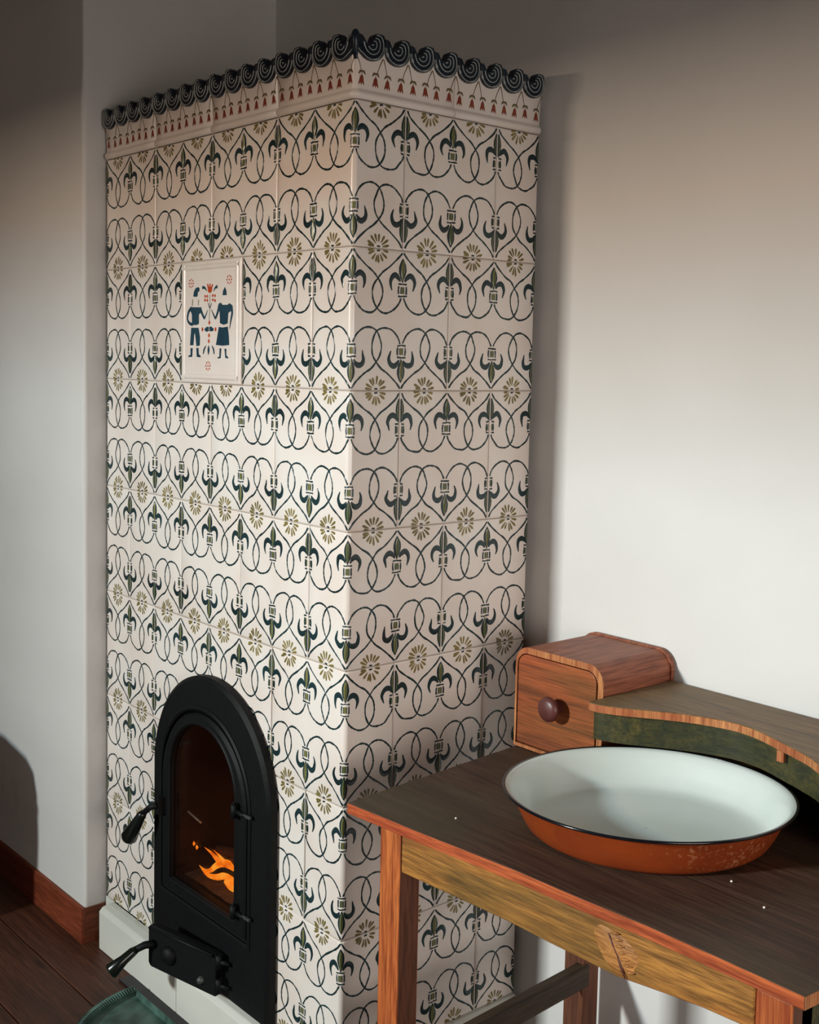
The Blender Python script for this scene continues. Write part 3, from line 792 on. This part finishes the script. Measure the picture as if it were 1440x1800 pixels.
logobj((-.50, .060, .3225), (-.35, .14, .3275), .011, 'glowing split log leaning on the lower one in the firebox')
def flame(base, pts, label):
    mb = MB()
    for P, W in pts:
        q = smooth_pts([(base[0]+x, base[1]+yy, base[2]+z) for x, yy, z in P], 4); ws = [v[0] for v in smooth_pts([(w_, 0) for w_ in W], 4)]
        mb.tube(q, [max(x, .0004) for x in ws], n=8)
    return tag(mb.obj('flame', M['flame']), label, 'fire')
flame((-.540, .030, .292), [
    ([(0.025, 0, -.002), (.045, .0, -.004), (.065, .0, .004), (.080, .004, .018), (.098, .006, .028), (.120, .006, .034), (.145, .006, .030)], [.0006, .003, .005, .0065, .0075, .008, .003]),
    ([(.020, 0, -.001), (.05, 0, -.010), (.085, .0, -.004), (.11, .004, .006), (.14, .006, .010)], [.0006, .0035, .006, .007, .003]),
    ([(.088, .004, .030), (.068, .0, .041), (.040, .0, .044)], [.005, .0028, .0005]),
    ([(.115, .004, .034), (.095, .0, .046), (.075, .0, .050)], [.005, .0022, .0004]),
    ([(.12, .004, .002), (.135, .006, -.006), (.150, .006, -.012)], [.008, .009, .004])], 'orange flames licking over the logs behind the stove glass')
for (x, z) in ((-.543, .330), (-.531, .326)):
    mb = MB(); mb.tube([(x, .030, z-.005), (x+.001, .030, z), (x, .030, z+.005)], [.0008, .0032, .0006], n=8)
    tag(mb.obj('ember', M['flame']), 'tiny glowing ember left of the main flame' if x < -.54 else 'tiny glowing ember nearer to the main flame', 'ember')
pl = bpy.data.lights.new('fire_light', 'POINT'); pl.energy = .45; pl.color = (1, .38, .12); pl.shadow_soft_size = .02
po = bpy.data.objects.new('fire_light', pl); COL.objects.link(po); po.location = (-.325, .06, .36)

# ------------------------------------------------------------------ hearth sheet and green tray
mb = MB(); mb.prism([(-.690, -.0385), (-.690, -.068), (-.08, -.068), (-.08, -.0385)][::-1], .0002, .004, 'z')
tag(mb.obj('hearth_sheet', M['sheet'], bevel=.001, seg=1), 'dark metal sheet on the floor along the foot of the stove', 'metal sheet')
tray = thing('hearth_tray', 'green patinated half-round tray with a ribbed rim on the floor before the stove', 'tray', (-.400, -.0715, 0))
def half(k, n=48):
    r = .216*k; P = [(r*math.cos(PI+PI*i/n), r*math.sin(PI+PI*i/n)*1.02-(1-k)*.03) for i in range(n+1)]
    m = 14; return P+[(P[-1][0]+(P[0][0]-P[-1][0])*i/m, P[-1][1]) for i in range(1, m)]
mb = MB(); rings = [[(x, yy, z) for x, yy in half(k)] for k, z in ((.90, .0004), (.985, .014), (1.0, .019), (.975, .019), (.93, .008), (.86, .006))]
n = len(rings[0]); vs = [v for r_ in rings for v in r_]; fs = []
for L in range(len(rings)-1):
    for i in range(n): fs.append((L*n+i, L*n+(i+1) % n, (L+1)*n+(i+1) % n, (L+1)*n+i))
mb.add(vs, fs, 0, True); mb.add(rings[0], [tuple(range(n))[::-1]]); mb.add(rings[-1], [tuple(range(n))])
mb.obj('tray_body', M['tray'], tray)
mb = MB(); nb = 110
for i in range(nb):
    a = PI+PI*(i+.5)/nb; ux, uy = math.cos(a), math.sin(a)*1.02
    mb.tube([(ux*.200, uy*.200, .0165), (ux*.209, uy*.209, .0215), (ux*.217, uy*.217, .019), (ux*.218, uy*.218, .012)], [.0012, .0024, .0022, .0012], n=5)
o = mb.obj('ribbed_rim', M['tray'], tray); tag(o, kind='stuff')

# ------------------------------------------------------------------ washstand
ZT = .680
ws = thing('washstand', 'weathered pine washstand with a drawer box and curved back shelf beside the stove', 'washstand', (.56, .15, 0))
def W(mb, name, mt, **k):
    o = mb.obj(name, mt, ws, **k); o.location = (-.56, -.15, 0); return o
# top of three boards; front edge follows the uneven board (left corner .191,-.142; right .927,-.097)
def topboard(f, b, zoff=0, edge=True):
    """f: front polyline, b: back polyline (left to right)"""
    mb = MB(); n = len(f); t = .0165
    vs = [(x, yy, ZT+zoff) for x, yy in f]+[(x, yy, ZT+zoff) for x, yy in b]+[(x, yy, ZT-t) for x, yy in f]+[(x, yy, ZT-t) for x, yy in b]
    fs = []; ms = []
    for i in range(n-1):
        fs.append((i, i+1, n+i+1, n+i)); ms.append(0)
        fs.append((2*n+i+1, 2*n+i, 3*n+i, 3*n+i+1)); ms.append(0)
        fs.append((2*n+i, 2*n+i+1, i+1, i)); ms.append(1 if edge else 0)
        fs.append((n+i, n+i+1, 3*n+i+1, 3*n+i)); ms.append(0)
    fs.append((2*n, 0, n, 3*n)); ms.append(2); fs.append((n-1, 3*n-1, 4*n-1, 2*n-1)); ms.append(2)
    mb.add(vs, fs); mb.m = ms
    return W(mb, 'tabletop_board', [M['top'], M['edge'], M['endgrain']], bevel=.0006, seg=1)
FR = [(.191, -.142), (.26, -.136), (.34, -.130), (.43, -.121), (.52, -.113), (.62, -.108), (.72, -.101), (.82, -.098), (.927, -.097)]
def lx(yy): return .191-(yy+.142)*.095
def back(yl, yr, a): 
    return [(lx(yl)+(.940-lx(yl))*((x-.191)/(.927-.191)), yl+(yr-yl)*((x-.191)/(.927-.191))+a) for x, _ in FR]
b1 = back(.0175, .075, -.0008); topboard(FR, b1)
b2a = back(.0175, .075, .0008); b2b = back(.212, .243, -.0008); topboard(b2a, b2b, -.0005, False)
b3a = back(.212, .243, .0008); b3b = back(.436, .436, 0); topboard(b3a, b3b, -.0010, False)
# aprons
AZ0, AZ1 = .602, ZT-.0167
sk = lambda x: -.119+(x-.29)*.04          # the front frame runs slightly askew under the board
mb = MB(); pts = [(.2915, .600), (.40, .602), (.50, .6035), (.57, .6015), (.68, .600), (.75, .6075), (.80, .612), (.866, .614), (.866, AZ1), (.2915, AZ1)]
mb.prism(pts, 0, .022, 'y'); mb.v = [(x, y_+sk(x), z) for x, y_, z in mb.v]
o = W(mb, 'apron', M['apron'], bevel=.0015, seg=1); o['label'] = 'yellow green stained front apron with a large knot'
mb = MB(); mb.box((.243, -.085, AZ0), (.262, .355, AZ1)); W(mb, 'apron', M['green'], bevel=.001, seg=1)
mb = MB(); mb.box((.893, -.075, AZ0), (.912, .355, AZ1)); W(mb, 'apron', M['green'], bevel=.001, seg=1)
mb = MB(); mb.box((.262, .385, AZ0), (.880, .405, AZ1)); W(mb, 'apron', M['legdark'], bevel=.001, seg=1)
# knot on the apron: a pale swelling split by a dark crack
mb = MB(); nr, na = 6, 22; cx_, cz_ = .678, .632; vs = [(cx_, sk(cx_)-.0035, cz_)]
for r_ in range(1, nr+1):
    for a_ in range(na):
        t = 2*PI*a_/na; q = r_/nr; rr = q*(1+.10*math.sin(3*t+.6))
        x = cx_+.034*rr*math.cos(t)+.010*rr*math.sin(t)*-1; z = cz_+.0285*rr*math.sin(t)
        vs.append((x, sk(x)+.0006-.0041*(1-q*q)-.0006*math.sin(a_*2.1)*q*(1-q)*4, z))
fs = [(0, 1+a_, 1+(a_+1) % na) for a_ in range(na)]
for r_ in range(nr-1):
    for a_ in range(na): fs.append((1+r_*na+a_, 1+(r_+1)*na+a_, 1+(r_+1)*na+(a_+1) % na, 1+r_*na+(a_+1) % na))
mb.add(vs, fs, 0, True)
crack = [(.668, .652), (.675, .640), (.684, .628), (.689, .616), (.6955, .605)]
mb.tube([(x, sk(x)-.0030, z) for x, z in crack], [.0004, .0011, .0014, .0016, .0008], 1, n=6)
for k in range(7):
    x0_, z0_ = .672+.0040*k, .654-.0068*k
    mb.tube([(x0_, sk(x0_)-.0032, z0_), (x0_+.006, sk(x0_)-.0042, z0_+.002), (x0_+.012, sk(x0_)-.0022, z0_+.0025)], [.0008, .0019, .0006], 0, n=6)
W(mb, 'knot', [M['knotwood'], M['knob']])
# legs: front left, front right, back left, back right (front legs orange in front, darker at the sides)
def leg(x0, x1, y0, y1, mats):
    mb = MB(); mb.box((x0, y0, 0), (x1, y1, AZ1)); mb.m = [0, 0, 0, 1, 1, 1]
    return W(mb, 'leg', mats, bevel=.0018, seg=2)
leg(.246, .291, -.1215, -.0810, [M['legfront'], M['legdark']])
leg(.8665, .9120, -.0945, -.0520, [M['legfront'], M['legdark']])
leg(.196, .240, .362, .405, [M['legdark'], M['legdark']])
leg(.888, .932, .362, .405, [M['legdark'], M['legdark']])
# stretchers: side rails and low cross rail
def rail(p, q, wz=.020, wy=.011):
    mb = MB(); p = Vector(p); q = Vector(q); d = (q-p).normalized(); s = d.cross(Vector((0, 0, 1))).normalized()
    vs = []
    for c in (p, q):
        for a, b in ((-1, -1), (1, -1), (1, 1), (-1, 1)): vs.append(c+s*a*wy+Vector((0, 0, b*wz)))
    mb.add(vs, [(0, 1, 2, 3), (7, 6, 5, 4), (0, 4, 5, 1), (1, 5, 6, 2), (2, 6, 7, 3), (3, 7, 4, 0)])
    W(mb, 'stretcher', M['rail'], bevel=.003, seg=2)
rail((.236, .372, .262), (.262, -.085, .262)); rail((.902, .372, .262), (.902, -.078, .262))
rail((.250, .145, .208), (.892, .145, .208), .016, .012)
# box with drawer, left; and its twin at the right edge of the picture
def drawer_box(x0, x1, knob=True):
    yf, yb = .262, .438; z0, z1 = ZT+.0005, .859; R = .030; t = .011
    def prof(x0, x1, z0, z1, R, n=7):
        p = [(x0, z0), (x1, z0)]
        for k in range(n+1): a = PI/2*k/n; p.append((x1-R+R*math.cos(a), z1-R+R*math.sin(a)))
        for k in range(n+1): a = PI/2+PI/2*k/n; p.append((x0+R+R*math.cos(a), z1-R+R*math.sin(a)))
        return p
    O = prof(x0, x1, z0, z1, R); I = prof(x0+.004, x1-t, z0+.006, z1-t, R-t+.004); n = len(O)
    mb = MB(); c = lambda P, q: [(x, q, z) for x, z in P]
    vs = c(O, yf)+c(O, yb)+c(I, yf)+c(I, yb); fs = []; ms = []
    for i in range(n):
        j = (i+1) % n
        fs.append((i, n+i, n+j, j)); ms.append(0); fs.append((2*n+i, 2*n+j, 3*n+j, 3*n+i)); ms.append(0)
        fs.append((i, j, 2*n+j, 2*n+i)); ms.append(1); fs.append((n+i, 3*n+i, 3*n+j, n+j)); ms.append(1)
    mb.add(vs, fs); mb.m = ms
    sh = W(mb, 'box_shell', [M['boxtop'], M['endgrain']])
    # thin back rim
    mb = MB(); O2 = prof(x0-.003, x1+.003, z0, z1+.003, R+.002); mb.prism(O2, yb+.0003, yb+.009, 'y'); W(mb, 'box_back', M['boxtop'])
    dr = MB(); D = prof(x0+.0055, x1-t-.0045, z0+.0080, z1-t-.0025, R-t); dr.prism(D, yf+.001, yf+.150, 'y'); d = W(dr, 'drawer', M['drawer'], bevel=.0015, seg=2)
    kb = MB(); kb.lathe([(0, .030), (.010, .0295), (.0155, .026), (.0165, .021), (.013, .015), (.0085, .010), (.0085, 0)], (0, 0, 0), 24)
    ko = kb.obj('knob', M['knob'], d); ko.scale = (1.3, 1.3, 1.1); ko.rotation_euler = (PI/2, 0, 0); ko.location = ((x0+x1)/2+.002, yf+.001, .771)
    return d
drawer_box(.1485, .3445); drawer_box(.7755, .9715)
# curved shelf between the boxes
SX = [(.346, .2235), (.365, .224), (.40, .240), (.44, .268), (.48, .293), (.52, .310), (.56, .3185), (.60, .312), (.64, .296), (.68, .279), (.715, .262), (.745, .240), (.774, .226)]
sp = smooth_pts([(x, yy) for x, yy in SX], 2)
mb = MB(); poly = sp+[(.774, .442), (.346, .442)]; n = len(poly)
vs = [(x, yy, .796) for x, yy in poly]+[(x, yy, .810) for x, yy in poly]
mb.add(vs, [tuple(range(n))[::-1], tuple(range(n, 2*n))]); ms = [0, 0]
for i in range(n):
    j = (i+1) % n; mb.f.append([i, j, n+j, n+i]); mb.sm.append(False); mb.m.append(1 if i < len(sp)-1 else 0)
o = W(mb, 'shelf', [M['shelf'], M['endgrain']], bevel=.0012, seg=1); o['label'] = 'curved back shelf with a pale cut edge'
# curved apron beneath the shelf and back board
mb = MB(); off = [(x, yy+.016) for x, yy in sp]; off2 = [(x, yy+.030) for x, yy in sp]; n = len(off)
vs = []
for P in (off, off2):
    for zz in (.7955, .7475): vs += [(x, yy, zz) for x, yy in P]
fs = []
for i in range(n-1):
    fs += [(i, i+1, n+i+1, n+i), (2*n+i+1, 2*n+i, 3*n+i, 3*n+i+1), (n+i, n+i+1, 3*n+i+1, 3*n+i), (i+1, i, 2*n+i, 2*n+i+1)]
mb.add(vs, fs, 0, False); W(mb, 'shelf_apron', M['green'])
mb = MB(); mb.box((.346, .422, ZT+.0006), (.774, .436, .7955)); W(mb, 'back_board', M['green'])
mb = MB(); mb.box((.640, .297, .778), (.652, .304, .7958)); W(mb, 'corner_block', M['endgrain'], bevel=.001, seg=1)

# ------------------------------------------------------------------ enamel basin
bas = thing('enamel_basin', 'wide oval enamel basin, white inside, orange-brown outside, black rim, on the washstand', 'basin', (.5375, .1335, ZT+.001))
ra = math.radians(49.8); SXB, SYB = 1.035, .955
out = [(0.001, 0), (.150, 0), (.160, .002), (.167, .008), (.174, .020), (.182, .038), (.188, .052), (.191, .0565)]
inn = [(.1915, .058), (.189, .0560), (.183, .046), (.175, .030), (.166, .014), (.156, .0065), (.140, .0040), (.08, .003), (.001, .003)]
mb = MB(); mb.lathe(out, (0, 0, 0), 96, 0, SXB, SYB, ra); mb.obj('bowl_outside', M['enamelo'], bas)
mb = MB(); mb.lathe([(.1985, .0604), (.1945, .0603)]+inn, (0, 0, 0), 96, 0, SXB, SYB, ra); mb.obj('bowl_inside', M['enamelw'], bas)
mb = MB(); mb.lathe([(.1905, .0562), (.196, .0580), (.1995, .0575), (.2015, .0592), (.2015, .0610), (.1995, .0622), (.1975, .0612)], (0, 0, 0), 96, 0, SXB, SYB, ra); mb.obj('rim', M['enamelb'], bas)

# crumbs of plaster on the tabletop
for (x, yy, lb) in ((.782, .052, 'white plaster crumb on the tabletop near its right corner'), (.713, .0845, 'white plaster crumb on the tabletop just right of the basin foot'), (.338, -.055, 'white plaster crumb on the tabletop left of the basin')):
    mb = MB(); mb.tube([(0, 0, 0), (0, 0, .0008), (.0002, 0, .0020), (0, .0002, .0026)], [.0012, .0017, .0013, .0004], n=7)
    o = mb.obj('plaster_crumb', M['crumb']); o.location = (x, yy, ZT+.0003); tag(o, lb, 'crumb')

# an unseen box added at the left, just outside the picture, whose shadow falls on the pier
ch = thing('unseen_shadow_box', 'unseen dark rounded wooden box added to cast a shadow on the pier', 'box', (-1.37, -.33, 0))
mb = MB()
pr_ = [(-.25, 0), (.25, 0), (.25, .365), (.232, .415), (.19, .440), (.06, .458), (-.10, .458), (-.20, .440), (-.235, .415), (-.25, .37)]
mb.prism(pr_, -.07, .07, 'y'); mb.obj('body', M['chest'], ch, bevel=.004)
mb = MB(); mb.box((-.255, -.075, .33), (.255, .075, .336)); mb.obj('iron_band', M['iron2'], ch)
